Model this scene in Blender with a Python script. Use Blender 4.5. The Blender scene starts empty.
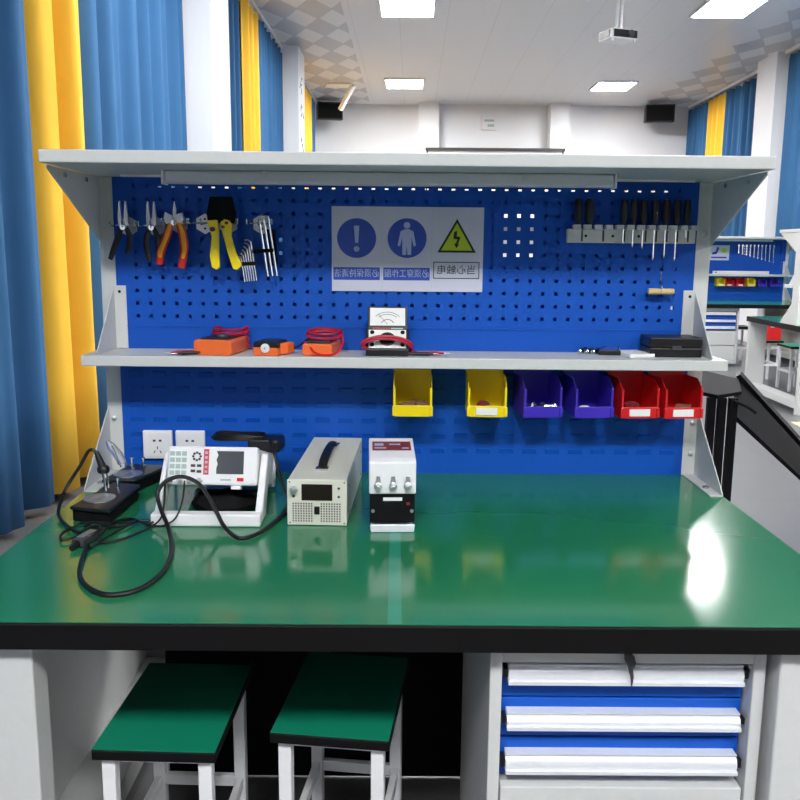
import bpy, bmesh, math, random
from mathutils import Vector, Matrix
random.seed(7)
PI = math.pi
col = bpy.context.scene.collection

# ------------------------------------------------------------------ materials
def mat(name, rgb, rough=.5, metal=0., emit=None, noise=None, coat=0., alpha=None, trans=0., bump=None, spec=.5):
    m = bpy.data.materials.new(name); m.use_nodes = True
    nt = m.node_tree; b = nt.nodes['Principled BSDF']
    c = tuple(rgb) + (1,)
    b.inputs['Base Color'].default_value = c
    b.inputs['Roughness'].default_value = rough
    b.inputs['Metallic'].default_value = metal
    b.inputs['Coat Weight'].default_value = coat
    b.inputs['Specular IOR Level'].default_value = spec
    if trans: b.inputs['Transmission Weight'].default_value = trans
    if alpha is not None: b.inputs['Alpha'].default_value = alpha
    if emit:
        b.inputs['Emission Color'].default_value = (1, 1, 1, 1); b.inputs['Emission Strength'].default_value = emit
    # every material carries a fine procedural variation
    sc, amt = noise or (60, .04)
    tc = nt.nodes.new('ShaderNodeTexCoord'); n = nt.nodes.new('ShaderNodeTexNoise'); n.inputs['Scale'].default_value = sc
    nt.links.new(tc.outputs['Object'], n.inputs['Vector'])
    mx = nt.nodes.new('ShaderNodeMix'); mx.data_type = 'RGBA'
    mx.inputs['A'].default_value = tuple(v*(1-amt) for v in rgb) + (1,); mx.inputs['B'].default_value = tuple(min(1, v*(1+amt)) for v in rgb) + (1,)
    nt.links.new(n.outputs['Fac'], mx.inputs['Factor']); nt.links.new(mx.outputs['Result'], b.inputs['Base Color'])
    if bump:
        bn = nt.nodes.new('ShaderNodeBump'); n2 = nt.nodes.new('ShaderNodeTexNoise'); n2.inputs['Scale'].default_value = bump[0]
        nt.links.new(tc.outputs['Object'], n2.inputs['Vector'])
        bn.inputs['Strength'].default_value = bump[1]; bn.inputs['Distance'].default_value = .002
        nt.links.new(n2.outputs['Fac'], bn.inputs['Height']); nt.links.new(bn.outputs['Normal'], b.inputs['Normal'])
    return m
def lin(r, g, b):
    f = lambda v: (v/255/12.92) if v <= 10 else ((v/255+.055)/1.055)**2.4
    return (f(r), f(g), f(b))

M = dict(
 steel=mat('grey_painted_steel', lin(204,206,204), .42, bump=(400,.03)),
 panelblue=mat('blue_painted_steel', lin(8,80,180), .5, spec=.3),
 green=mat('green_bench_mat', lin(34,118,78), .12, noise=(3,.10), spec=.5, bump=(6,.05)),
 seam=mat('seam_strip', lin(40,138,110), .18),
 greenseat=mat('green_seat_laminate', lin(14,124,94), .4),
 blackedge=mat('black_edge_banding', lin(14,13,14), .5, spec=.2),
 black=mat('black_plastic', lin(17,17,19), .4),
 blackmatte=mat('black_matte', lin(16,16,18), .8, spec=.15),
 grip=mat('black_rubber_grip', lin(22,22,28), .5),
 chrome=mat('chrome', lin(205,208,212), .22, 1.),
 satin=mat('satin_metal', lin(205,207,210), .45, 1.),
 white=mat('white_plastic', lin(232,232,234), .35),
 whitepaint=mat('white_wall_paint', lin(236,237,240), .7, noise=(2,.02)),
 beige=mat('beige_instrument_paint', lin(212,212,198), .45),
 orange=mat('orange_plastic', lin(238,108,44), .42),
 red=mat('red_plastic', lin(206,22,28), .35),
 darkred=mat('dark_red_lead', lin(170,22,50), .42),
 yellow=mat('yellow_plastic', lin(240,214,12), .35),
 purple=mat('purple_plastic', lin(62,40,178), .35),
 gripred=mat('red_grip', lin(206,44,22), .4),
 gripyellow=mat('amber_grip', lin(246,166,22), .4),
 wood=mat('turned_wood', lin(208,182,122), .5, noise=(30,.15)),
 label=mat('white_label', lin(235,235,232), .6),
 cardbrown=mat('brown_parts', lin(130,95,70), .6),
 screen=mat('dark_glass_screen', lin(70,74,80), .15),
 screendark=mat('dark_red_display', lin(32,20,20), .2),
 keygrey=mat('grey_green_keys', lin(165,185,182), .5),
 labelred=mat('red_label', lin(206,70,66), .5),
 maroon=mat('maroon_label', lin(118,36,46), .5),
 signwhite=mat('sign_film', lin(196,200,216), .45, noise=(8,.05)),
 signblue=mat('sign_blue', lin(38,74,170), .5),
 signpale=mat('sign_pale_print', lin(170,182,214), .5),
 signyellow=mat('sign_yellow', lin(176,198,30), .5),
 signblack=mat('sign_black', lin(30,34,30), .5),
 curtainblue=mat('blue_curtain_cloth', lin(54,98,140), .85, noise=(5,.06), bump=(300,.1), spec=.2),
 curtainyellow=mat('yellow_curtain_cloth', lin(234,184,62), .85, noise=(5,.05), bump=(300,.1), spec=.2),
 tubelight=mat('unlit_tube_cover', lin(206,208,214), .3),
 led=mat('lit_led_panel', (1,1,1), .5, emit=72.),
 glassy=mat('clear_plastic', (.9,.92,.95), .12, trans=.85),
 darkpanel=mat('dark_steel', lin(52,50,52), .55),
 darkgrey=mat('charcoal_plastic', lin(58,58,62), .5),
 film=mat('silver_handle_film', lin(226,229,234), .3, .15, bump=(60,.25)),
 fadedgreen=mat('green_sticker', lin(170,210,50), .5),
 teal=mat('teal_part', lin(110,180,160), .5),
 lightwood=mat('yellow_floor_paint', lin(196,190,140), .6),
 boardwhite=mat('whiteboard', lin(236,238,240), .3),
)
def floor_mat():
    m = mat('grey_floor_tile', lin(150,149,150), .32, noise=(1.5,.06)); nt = m.node_tree; b = nt.nodes['Principled BSDF']
    br = nt.nodes.new('ShaderNodeTexBrick'); br.offset = 0; br.inputs['Scale'].default_value = 1
    br.inputs['Brick Width'].default_value = .6; br.inputs['Row Height'].default_value = .6; br.inputs['Mortar Size'].default_value = .003
    br.inputs['Color1'].default_value = (*lin(92,92,93), 1); br.inputs['Color2'].default_value = (*lin(88,88,90), 1); br.inputs['Mortar'].default_value = (*lin(72,72,76), 1)
    tc = nt.nodes.new('ShaderNodeTexCoord'); nt.links.new(tc.outputs['Object'], br.inputs['Vector']); nt.links.new(br.outputs['Color'], b.inputs['Base Color'])
    return m
def ceiling_mat():
    m = mat('ceiling_panels', lin(205,206,209), .38); nt = m.node_tree; b = nt.nodes['Principled BSDF']; L = nt.links.new
    tc = nt.nodes.new('ShaderNodeTexCoord'); sp = nt.nodes.new('ShaderNodeSeparateXYZ'); L(tc.outputs['Object'], sp.inputs[0])
    def mth(op, a, bb=None, c=None):
        n = nt.nodes.new('ShaderNodeMath'); n.operation = op
        for i, v in enumerate((a, bb, c)):
            if v is None: continue
            if isinstance(v, (int, float)): n.inputs[i].default_value = v
            else: L(v, n.inputs[i])
        return n.outputs[0]
    X, Y = sp.outputs['X'], sp.outputs['Y']
    ax = mth('ABSOLUTE', mth('SUBTRACT', mth('FRACT', mth('DIVIDE', mth('ADD', X, 20.1), .42)), .5))
    ay = mth('ABSOLUTE', mth('SUBTRACT', mth('FRACT', mth('DIVIDE', mth('ADD', Y, 20.0), .9)), .5))
    dia = mth('LESS_THAN', mth('ADD', ax, ay), .46)
    border = mth('MAXIMUM', mth('LESS_THAN', X, -.86), mth('GREATER_THAN', X, 4.45))
    # panel joints (thin lines) across the middle field
    lx = mth('LESS_THAN', mth('ABSOLUTE', mth('SUBTRACT', mth('FRACT', mth('DIVIDE', mth('ADD', X, 20.28), .6)), .5)), .006)
    ly = mth('LESS_THAN', mth('ABSOLUTE', mth('SUBTRACT', mth('FRACT', mth('DIVIDE', mth('ADD', Y, 20), .3)), .5)), .02)
    def mix(f, a, c):
        n = nt.nodes.new('ShaderNodeMix'); n.data_type = 'RGBA'; L(f, n.inputs['Factor'])
        for k, v in (('A', a), ('B', c)):
            if isinstance(v, tuple): n.inputs[k].default_value = v
            else: L(v, n.inputs[k])
        return n.outputs['Result']
    edge = mix(dia, (*lin(188,188,190), 1), (*lin(222,222,222), 1))
    mid = mix(ly, (*lin(222,223,225), 1), (*lin(216,217,220), 1)); mid = mix(lx, mid, (*lin(202,202,206), 1))
    L(mix(border, mid, edge), b.inputs['Base Color'])
    return m
M['floor'] = floor_mat(); M['ceiling'] = ceiling_mat()

# ------------------------------------------------------------------ geometry helpers
def bm_(): return bmesh.new()
def box(bm, x0, x1, y0, y1, z0, z1, R=None):
    v = [bm.verts.new((x, y, z)) for x in (x0, x1) for y in (y0, y1) for z in (z0, z1)]
    for f in ((0,1,3,2),(4,6,7,5),(0,4,5,1),(2,3,7,6),(0,2,6,4),(1,5,7,3)): bm.faces.new([v[i] for i in f])
    if R is not None:
        for q in v: q.co = R @ q.co
    return bm
def prism(bm, pts, a0, a1, axis='y', R=None):
    def mk(p, a): return {'x': (a, p[0], p[1]), 'y': (p[0], a, p[1]), 'z': (p[0], p[1], a)}[axis]
    A = [bm.verts.new(mk(p, a0)) for p in pts]; B = [bm.verts.new(mk(p, a1)) for p in pts]; n = len(pts)
    bm.faces.new(A); bm.faces.new(B[::-1])
    for i in range(n): bm.faces.new((A[i], B[i], B[(i+1) % n], A[(i+1) % n]))
    if R is not None:
        for q in A+B: q.co = R @ q.co
    return bm
def circ(cx, cz, r, n=24, a0=0): return [(cx+r*math.cos(a0+2*PI*i/n), cz+r*math.sin(a0+2*PI*i/n)) for i in range(n)]
def smoothpath(P, k=6):
    P = [Vector(p) for p in P]; out = []
    for i in range(len(P)-1):
        p0 = P[max(i-1, 0)]; p1 = P[i]; p2 = P[i+1]; p3 = P[min(i+2, len(P)-1)]
        for j in range(k):
            t = j/k
            out.append(.5*((2*p1)+(p2-p0)*t+(2*p0-5*p1+4*p2-p3)*t*t+(3*p1-p0-3*p2+p3)*t**3))
    out.append(P[-1]); return out
def tube(bm, P, r, seg=8, k=0, flat=None):
    """sweep along P; r is a number or a list; flat=(axis vector, factor) squashes the section"""
    n0 = len(P)
    rr = r if isinstance(r, (list, tuple)) else [r]*n0
    if k:
        Q = smoothpath(P, k); rq = []
        for i in range(len(Q)):
            t = i/k; a = min(int(t), n0-1); b = min(a+1, n0-1); rq.append(rr[a]+(rr[b]-rr[a])*(t-a))
        P, rr = Q, rq
    P = [Vector(p) for p in P]; rings = []; up = Vector((0, 0, 1)); last = None
    for i, p in enumerate(P):
        t = (P[min(i+1, len(P)-1)]-P[max(i-1, 0)]).normalized()
        if last is None:
            u = t.cross(up if abs(t.z) < .9 else Vector((0, 1, 0))).normalized()
        else:
            u = (last - t*last.dot(t)).normalized()
        last = u; w = t.cross(u); ring = []
        for j in range(seg):
            a = 2*PI*j/seg; d = (u*math.cos(a)+w*math.sin(a))*rr[i]
            if flat: ax = Vector(flat[0]); d -= ax*d.dot(ax)*(1-flat[1])
            ring.append(bm.verts.new(p+d))
        rings.append(ring)
    for a, b in zip(rings, rings[1:]):
        for j in range(seg): bm.faces.new((a[j], a[(j+1) % seg], b[(j+1) % seg], b[j]))
    bm.faces.new(rings[0][::-1]); bm.faces.new(rings[-1]); return bm
def cyl(bm, p0, p1, r, seg=16): return tube(bm, [p0, p1], r, seg)
def lathe(bm, prof, c=(0, 0, 0), R=None, seg=24):
    rings = []
    for r, h in prof:
        ring = []
        for j in range(seg):
            a = 2*PI*j/seg; q = Vector((r*math.cos(a), r*math.sin(a), h))
            if R is not None: q = R @ q
            ring.append(bm.verts.new(q+Vector(c)))
        rings.append(ring)
    for a, b in zip(rings, rings[1:]):
        for j in range(seg): bm.faces.new((a[j], a[(j+1) % seg], b[(j+1) % seg], b[j]))
    bm.faces.new(rings[0][::-1]); bm.faces.new(rings[-1]); return bm
def text_bm(s, size, cx, y, cz, mirror=True, sx=1., depth=.0006):
    cu = bpy.data.curves.new('t', 'FONT'); cu.body = s; cu.size = size; cu.extrude = depth; cu.align_x = 'CENTER'; cu.align_y = 'CENTER'; cu.resolution_u = 3
    o = bpy.data.objects.new('t', cu); col.objects.link(o); bpy.context.view_layer.update()
    me = bpy.data.meshes.new_from_object(o.evaluated_get(bpy.context.evaluated_depsgraph_get()))
    bpy.data.objects.remove(o); bpy.data.curves.remove(cu)
    bm = bm_(); bm.from_mesh(me); bpy.data.meshes.remove(me)
    for v in bm.verts: v.co = Vector(((-1 if mirror else 1)*v.co.x*sx+cx, y-v.co.z, v.co.y+cz))
    return bm

def finish(name, bm, m, parent=None, bevel=0., smooth=False, label=None, loc=None, rz=0., solid=0.):
    bmesh.ops.recalc_face_normals(bm, faces=bm.faces)
    me = bpy.data.meshes.new(name); bm.to_mesh(me); bm.free()
    me.materials.append(M[m])
    if smooth:
        for p in me.polygons: p.use_smooth = True
        me.set_sharp_from_angle(angle=math.radians(38))
    o = bpy.data.objects.new(name, me); col.objects.link(o)
    if parent: o.parent = parent
    if loc: o.location = loc
    if rz: o.rotation_euler.z = rz
    if solid:
        s = o.modifiers.new('thickness', 'SOLIDIFY'); s.thickness = solid; s.offset = 0
    if bevel:
        b = o.modifiers.new('edge', 'BEVEL'); b.width = bevel; b.segments = 2; b.limit_method = 'ANGLE'; b.angle_limit = math.radians(40)
    if label: o['label'] = label
    return o
part = finish
def tag(o, label, cat, group=None):
    o['label'] = label; o['category'] = cat
    if group: o['group'] = group
    return o
def thing(name, label, cat, loc=(0, 0, 0), rz=0., group=None, rx=0.):
    o = bpy.data.objects.new(name, None); col.objects.link(o); o.empty_display_size = .05
    o.location = loc; o.rotation_euler = (rx, 0, rz); return tag(o, label, cat, group)
def struct(name, bm, m, **k):
    o = finish(name, bm, m, **k)
    if not k.get('parent'): o['kind'] = 'structure'
    return o
def copy_tree(o, parent=None):
    c = o.copy(); col.objects.link(c); c.parent = parent
    for ch in list(o.children): copy_tree(ch, c)
    return c
def copy_thing(o, loc, rz, label, group=None):
    c = copy_tree(o); c.location = loc; c.rotation_euler.z = rz; c['label'] = label
    if group: c['group'] = group
    return c

# ------------------------------------------------------------------ the room (its axes are turned a degree from the bench)
A = .0183
def rl(x, y, z=0.): return (math.cos(A)*x+math.sin(A)*y, -math.sin(A)*x+math.cos(A)*y, z)
def room(o, x=0., y=0., z=0., rz=0.):
    o.location = rl(x, y, z); o.rotation_euler.z = rz-A; return o
XL, XR, YB, YF, H = -2.05, 5.62, 15.75, -9.5, 4.2
room(struct('floor', box(bm_(), XL-.1, XR+.1, YF-.1, YB+.1, -.1, 0), 'floor'))
room(struct('ceiling', box(bm_(), XL-.1, XR+.1, YF-.1, YB+.1, H, H+.1), 'ceiling'))
room(struct('wall_back', box(bm_(), XL-.1, XR+.1, YB, YB+.1, 0, H), 'whitepaint'))
room(struct('wall_front', box(bm_(), XL-.1, XR+.1, YF-.1, YF, 0, H), 'darkpanel'))
room(struct('wall_left', box(bm_(), XL-.1, XL, YF, YB, 0, H), 'whitepaint'))
room(struct('wall_right', box(bm_(), XR, XR+.1, YF, YB, 0, H), 'whitepaint'))
room(struct('baseboard_left', box(bm_(), XL, XL+.02, YF, YB, 0, .12), 'blackmatte'))  # black colour stands in for the shadow under the left curtains
room(struct('baseboard_back', box(bm_(), XL+.03, XR-.03, YB-.02, YB, 0, .12), 'darkpanel'))
n = 1
for y in (5.17, 10.72):
    o = room(struct('trim_%d' % n, box(bm_(), XL, -1.645, y, y+.72, 0, H), 'whitepaint')); n += 1
    o['label'] = 'white square column on the left wall'
for y in (10.9,):
    o = room(struct('trim_%d' % n, box(bm_(), 5.2, XR, y, y+.72, 0, H), 'whitepaint')); n += 1
    o['label'] = 'white square column on the right wall'
for x0, x1 in ((.1, .5), (2.67, 3.06)):
    o = room(struct('trim_%d' % n, box(bm_(), x0, x1, YB-.35, YB, 0, H), 'whitepaint')); n += 1
    o['label'] = 'flat white pilaster on the back wall'
room(struct('trim_%d' % n, box(bm_(), 3.1, 3.25, 2.0, 4.7, 0, .003), 'lightwood'))
# ink marks on the far left column (mirrored brush characters, too small to read)
bm = bm_()
for zc in (3.75, 3.42, 2.9, 2.55, 2.2, 1.85):
    for k in range(5):
        y0 = 10.95+random.random()*.25; z0 = zc+random.uniform(-.1, .1); dy = random.uniform(-.12, .2); dz = random.uniform(-.1, .1)
        tube(bm, [(-1.643, y0, z0), (-1.643, y0+dy*.5, z0+dz*.7), (-1.643, y0+dy, z0+dz)], [.012, .018, .006], 6, 3, ((1, 0, 0), .15))
room(tag(finish('wall_lettering', bm, 'signblack'), 'column of dark brushed characters painted on the far left white column', 'lettering'))

# ------------------------------------------------------------------ curtains
def curtain(X0, y0, y1, m, label, side, amp=.05, lam=.24, z0=.06, z1=4.085, ph=0., folds=None):
    bm = bm_(); N = max(12, int((y1-y0)/.012)); N = min(N, 320); rows = 7
    ys = [y0+(y1-y0)*i/N for i in range(N+1)]; g = []
    for r in range(rows+1):
        t = r/rows; z = z0+(z1-z0)*t; a = amp*(1-.35*t); ring = []
        for i, y in enumerate(ys):
            u = (y-y0)/lam*2*PI+ph
            w = math.sin(u+.9*math.sin(u*.37+ph)+.10*math.sin(3*t+u*.2))+.32*math.sin(2.3*u+1.7+ph)
            ring.append(bm.verts.new((side*a*w, y-y0, z)))
        g.append(ring)
    for r in range(rows):
        for i in range(N): bm.faces.new((g[r][i], g[r][i+1], g[r+1][i+1], g[r+1][i]))
    root = thing('curtain', label, 'curtain', group='window curtains')
    part('cloth', bm, m, root, smooth=True, solid=.004)
    bm = bm_(); k = max(2, int((y1-y0)/.24))
    for i in range(k):
        y = (i+.5)*(y1-y0)/k
        tube(bm, [(0, y, z1+.008), (0, y, z1+.03), (0, y, z1+.05)], .006, 6)
        lathe(bm, [(.016, -.02), (.016, .02)], (0, y, z1+.0), seg=8)
    part('curtain_hook', bm, 'white', root)
    del root['group']
    return room(root, X0, y0, 0)
def rail(X0, y0, y1, lab):
    b = box(bm_(), -.02, .02, 0, y1-y0, 4.14, 4.19)
    o = finish('curtain_rail', b, 'white'); tag(o, lab, 'curtain rail'); room(o, X0, y0)
CX = -1.88
curtain(CX+.02, -3.2, 2.02, 'curtainblue', 'long blue curtain at the left edge nearest the camera', 1, .055, .34, .05, ph=.6)
curtain(CX+.02, 2.05, 2.92, 'curtainyellow', 'wide yellow curtain falling behind the left end of the workbench', 1, .085, .44, .05, ph=-1.2)
curtain(CX, 2.925, 5.12, 'curtainblue', 'blue curtain between the near yellow curtain and the near left column', 1, .05, .36, ph=-.6)
curtain(CX, 5.93, 7.55, 'curtainblue', 'narrow blue strip of curtain just behind the near left column', 1, .05, .30, ph=2.)
curtain(CX, 7.57, 8.6, 'curtainyellow', 'yellow curtain midway down the left wall between two blue ones', 1, .06, .34, ph=1.)
curtain(CX, 8.62, 10.65, 'curtainblue', 'blue curtain ending at the far left column', 1, .05, .28, ph=0)
curtain(CX, 11.5, 14.0, 'curtainyellow', 'farthest yellow curtain on the left wall, past the lettered column', 1, .06, .34, ph=0)
curtain(CX, 14.02, 14.85, 'curtainblue', 'farthest blue curtain on the left wall, under the left speaker', 1, .05, .28, ph=0)
CR = 5.40
curtain(CR, 14.32, 15.6, 'curtainblue', 'farthest blue curtain on the right wall, beside the right speaker', -1, .06, .26, ph=0)
curtain(CR, 13.45, 14.3, 'curtainyellow', 'yellow curtain on the right wall between two blue ones', -1, .06, .30, ph=1)
curtain(CR, 11.66, 13.43, 'curtainblue', 'blue curtain on the right wall ending at the white column', -1, .06, .30, ph=.5)
curtain(CR-.12, 7.2, 10.75, 'curtainblue', 'blue curtain at the right edge in front of the white column', -1, .06, .30, ph=.5)
for X0, y0, y1, lab in ((CX, -3.2, 5.1, 'white curtain rail over the nearest left curtains'), (CX, 5.95, 10.65, 'white curtain rail between the two left columns'), (CX, 11.5, 15.6, 'white curtain rail beyond the far left column'),
                    (CR, 11.66, 15.6, 'white curtain rail beyond the right column'), (CR-.12, 7.2, 10.8, 'white curtain rail nearest on the right wall')): rail(X0, y0, y1, lab)

# ------------------------------------------------------------------ ceiling lights, projector, speakers, board
def panel_light(x, y, label, first=[None]):
    if first[0] is None:
        t = thing('ceiling_light', label, 'ceiling light', group='square ceiling lights')
        b = bm_()
        for x0, x1, y0, y1 in ((-.34, -.31, -.41, .41), (.31, .34, -.41, .41), (-.31, .31, -.41, -.38), (-.31, .31, .38, .41)): box(b, x0, x1, y0, y1, -.03, 0)
        part('frame', b, 'white', t)
        part('diffuser', box(bm_(), -.31, .31, -.38, .38, -.022, -.004), 'led', t)
        first[0] = t
    else:
        t = copy_thing(first[0], (0, 0, 0), 0, label)
    room(t, x, y, H); return t
panel_light(-.16, 13.45, 'lit ceiling panel at the far end, left of the projector')
panel_light(3.45, 13.55, 'lit ceiling panel at the far end, below right of the projector')
panel_light(-.08, 8.65, 'lit ceiling panel cut by the top edge, left of the projector')
panel_light(3.68, 8.6, 'lit ceiling panel cut by the top edge, right of the projector')
for x, y in ((-.1, 3.7), (1.8, 3.7), (3.65, 3.7)): panel_light(x, y, 'unseen ceiling panel above the frame, added to brighten the far room')  # out of view, put in to brighten the far room
for x, y in ((-.7, -4.3), (.8, -4.3), (3.6, -4.3)): panel_light(x, y, 'lit ceiling panel behind the camera, in a row filled out for front light')  # row follows the shelf and stool shadows; extra fixtures added for front light

t = thing('projector', 'small black and white projector hanging from the ceiling on a pole', 'projector')
part('body', box(bm_(), -.16, .16, -.13, .13, 0, .10), 'white', t, .01)
part('front_panel', box(bm_(), -.135, .15, -.136, -.128, .012, .088), 'black', t, .003)
part('side_grille', box(bm_(), -.166, -.158, -.10, .11, .014, .086), 'black', t, .003)
b = bm_(); lathe(b, [(.035, 0), (.035, .03), (.028, .032)], (.06, -.136, .05), Matrix.Rotation(PI/2, 3, 'X')); part('lens', b, 'darkgrey', t)
b = bm_(); cyl(b, (-.02, 0, .10), (-.02, 0, .66), .016); cyl(b, (.03, 0, .10), (.03, 0, .66), .012); part('pole', b, 'white', t, smooth=True)
b = bm_(); box(b, -.11, .11, -.02, .02, .10, .118); box(b, -.1, -.08, -.1, .1, .1, .112); box(b, .08, .1, -.1, .1, .1, .112); part('mount_plate', b, 'satin', t)
b = bm_()
for x in (-.13, .13): cyl(b, (x, -.1, -.025), (x, -.1, 0), .012, 10)
part('foot', b, 'white', t)
room(t, 2.17, 7.5, 3.56, .35)
t2 = thing('speaker', 'black box speaker high in the far left corner of the room', 'speaker', group=None)
def spk(t, w):
    prism(b := bm_(), [(-.17, 0), (.17, .03), (.17, .30), (-.17, .33)], -w, w, 'x'); part('cabinet', b, 'black', t, .012)
    part('grille', box(bm_(), -w+.02, w-.02, -.178, -.165, .03, .30), 'blackmatte', t, .004)
    part('wall_bracket', box(bm_(), -.05, .05, .17, .535, .12, .2), 'black', t)
    b = bm_(); box(b, w-.04, w+.006, -.12, -.06, .16, .20); box(b, w-.04, w+.006, -.12, -.06, .08, .11); part('badge', b, 'satin', t)
spk(t2, .24); room(t2, -1.62, 15.2, 3.80, .2)
t2 = thing('speaker', 'black box speaker high in the far right corner of the room', 'speaker'); spk(t2, .27); room(t2, 4.72, 15.22, 3.80, -.15)
t = thing('ceiling_bracket', 'white angled arm on a plate at the ceiling near the left speaker', 'bracket')
part('plate', prism(bm_(), [(-.24, .12), (.2, .12), (.24, -.25), (-.14, -.25)], -.03, 0, 'z'), 'white', t)
b = bm_(); tube(b, [(.3, -.1, -.02), (.05, .1, -.40)], .045, 8); part('arm', b, 'white', t)
room(t, -1.35, 13.7, 4.2)
t = thing('whiteboard', 'white board with dark top rim on the far wall', 'whiteboard')
part('board', box(bm_(), -1.31, 1.31, -.04, 0, -1.4, 0), 'boardwhite', t)
b = bm_(); box(b, -1.36, 1.36, -.1, .0, -.0, .05); part('top_rim', b, 'darkpanel', t, label='dark top rim')
b = bm_(); box(b, -1.34, -1.31, -.05, 0, -1.42, 0); box(b, 1.31, 1.34, -.05, 0, -1.42, 0); box(b, -1.34, 1.34, -.05, 0, -1.43, -1.4); part('frame', b, 'darkgrey', t)
room(t, 1.60, YB-.36, 3.28)
t = thing('wall_box', 'small white box with a dark slot high on the far wall', 'wall box')
part('box_body', box(bm_(), -.16, .16, -.05, 0, -.14, .14), 'white', t, .01)
b = bm_(); box(b, -.1, .1, -.055, -.049, .02, .06); box(b, -.03, .1, -.055, -.049, -.08, -.03); part('slot', b, 'keygrey', t)
room(t, 1.5, YB, 3.86)

# ------------------------------------------------------------------ the workbench
W = .80
def hexa(cx, cz, r): return circ(cx, cz, r, 6, PI/2)
def make_pegboard(x0, x1, z0, z1, hx, hz, s):
    def lines(a0, a1, hs):
        L = [a0]
        for h in hs: L += [h-s/2, h+s/2]
        return L+[a1]
    X = lines(x0, x1, hx); Z = lines(z0, z1, hz); b = bm_()
    V = [[b.verts.new((x, 0, z)) for z in Z] for x in X]
    for i in range(len(X)-1):
        for j in range(len(Z)-1):
            if i % 2 and j % 2: continue
            b.faces.new((V[i][j], V[i+1][j], V[i+1][j+1], V[i][j+1]))
    return b
PITCH = .0345
def cut_sheet(x0, x1, z0, z1, rects):
    X = sorted({x0, x1} | {v for q in rects for v in q[:2]}); Z = sorted({z0, z1} | {v for q in rects for v in q[2:]})
    b = bm_(); V = {(x, z): b.verts.new((x, 0, z)) for x in X for z in Z}
    for i in range(len(X)-1):
        for j in range(len(Z)-1):
            cx, cz = (X[i]+X[i+1])/2, (Z[j]+Z[j+1])/2
            if any(q[0] < cx < q[1] and q[2] < cz < q[3] for q in rects): continue
            b.faces.new((V[X[i], Z[j]], V[X[i+1], Z[j]], V[X[i+1], Z[j+1]], V[X[i], Z[j+1]]))
    return b
HX = [-.706+k*PITCH for k in range(42)]; HZ = [1.1725+k*.0335 for k in range(11)]
def make_bench(label):
    t = thing('workbench', label, 'workbench')
    part('desktop', box(bm_(), -W, W, -.985, .30, .702, .7485), 'blackedge', t, .003, label='black edge of the desktop')
    part('desk_mat', box(bm_(), -W+.002, W-.002, -.982, .298, .7487, .75), 'green', t, label='glossy green desk mat')
    part('mat_seam', box(bm_(), -.033, -.010, -.982, -.002, .7499, .7503), 'seam', t, label='paler green seam strip')
    for s in (-1, 1):
        # wide channel leg at the front, another at the rear, a low side rail and a thin side sheet
        for y0 in (-.955, .20):
            b = bm_(); x0, x1 = (s*.79, s*.626)
            prof = [(x0, 0), (x1, 0), (x1, .06), (x0, .06)]
            prism(b, [(min(x0, x1), y0), (max(x0, x1), y0), (max(x0, x1), y0+.06), (min(x0, x1), y0+.06)], 0, .70, 'z')
            part('leg', b, 'steel', t, .003)
        part('side_rail', box(bm_(), min(s*.79, s*.66), max(s*.79, s*.66), -.895, .20, .05, .11), 'steel', t, .002)
        part('side_sheet', box(bm_(), min(s*.788, s*.782), max(s*.788, s*.782), -.895, .20, .11, .70), 'steel', t)
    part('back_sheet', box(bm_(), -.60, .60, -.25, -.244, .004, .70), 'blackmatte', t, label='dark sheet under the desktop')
    part('front_beam', box(bm_(), -.61, .61, -.06, -.02, .66, .70), 'steel', t)
    for s in (-1, 1):
        x0, x1 = sorted((s*.80, s*.76))
        u = part('upright', box(bm_(), x0, x1, 0, .13, .7505, 1.53), 'steel', t, .002)
        for z in (.81, .895, 1.40):
            b = bm_(); R = Matrix.Rotation(PI/2, 3, 'X'); lathe(b, [(.007, 0), (.0065, .003), (.003, .0045)], (s*.782, 0, z), R, 12)
            part('bolt', b, 'satin', u, smooth=True)
        # large bracket under the top shelf
        br = part('upper_bracket', prism(bm_(), [(-.002, 1.529), (-.335, 1.529), (-.335, 1.522), (-.002, 1.365)], *sorted((s*.797, s*.794)), 'x'), 'steel', t)
        b = bm_()
        for y in (-.10, -.24):
            lathe(b, [(.006, 0), (.006, .004)], (s*.793, y, 1.515), Matrix.Rotation(-s*PI/2, 3, 'Y'), 10)
        part('screw', b, 'chrome', br)
        # bracket standing on the middle shelf, with its flange on the panel
        b = bm_(); prism(b, [(-.001, 1.25), (-.001, 1.0875), (-.155, 1.0875), (-.158, 1.092)], *sorted((s*.768, s*.7655)), 'x')
        box(b, *sorted((s*.766, s*.735)), -.004, -.0005, 1.0875, 1.252); part('shelf_bracket', b, 'steel', t)
        b = bm_(); cyl(b, (s*.752, -.0035, 1.236), (s*.752, -.0045, 1.236), .004, 12); part('bolt_hole', b, 'blackmatte', t)
        # foot bracket on the desktop
        b = bm_(); prism(b, [(-.001, .93), (-.001, .7525), (-.212, .7525), (-.212, .757)], *sorted((s*.797, s*.7945)), 'x')
        box(b, *sorted((s*.797, s*.764)), -.214, -.001, .7502, .7528); f = part('foot_bracket', b, 'steel', t)
        b = bm_(); lathe(b, [(.009, 0), (.009, .004), (.004, .006)], (s*.779, -.14, .7528), seg=12); part('screw', b, 'chrome', f)
    part('pegboard', make_pegboard(-.76, .76, 1.146, 1.53, HX, HZ, .0092), 'panelblue', t, solid=.0016, label='blue pegboard with square holes')
    part('rear_sheet', cut_sheet(-.76, .76, 1.10, 1.53, [(.258, .358, 1.318, 1.456), (-.362, -.330, 1.335, 1.395), (.728, .750, 1.18, 1.31), (-.70, .72, 1.5125, 1.5165)]), 'panelblue', t, solid=.0016).location.y = .13  # blocks light behind the peg holes; openings shaped so chosen holes look bright
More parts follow.
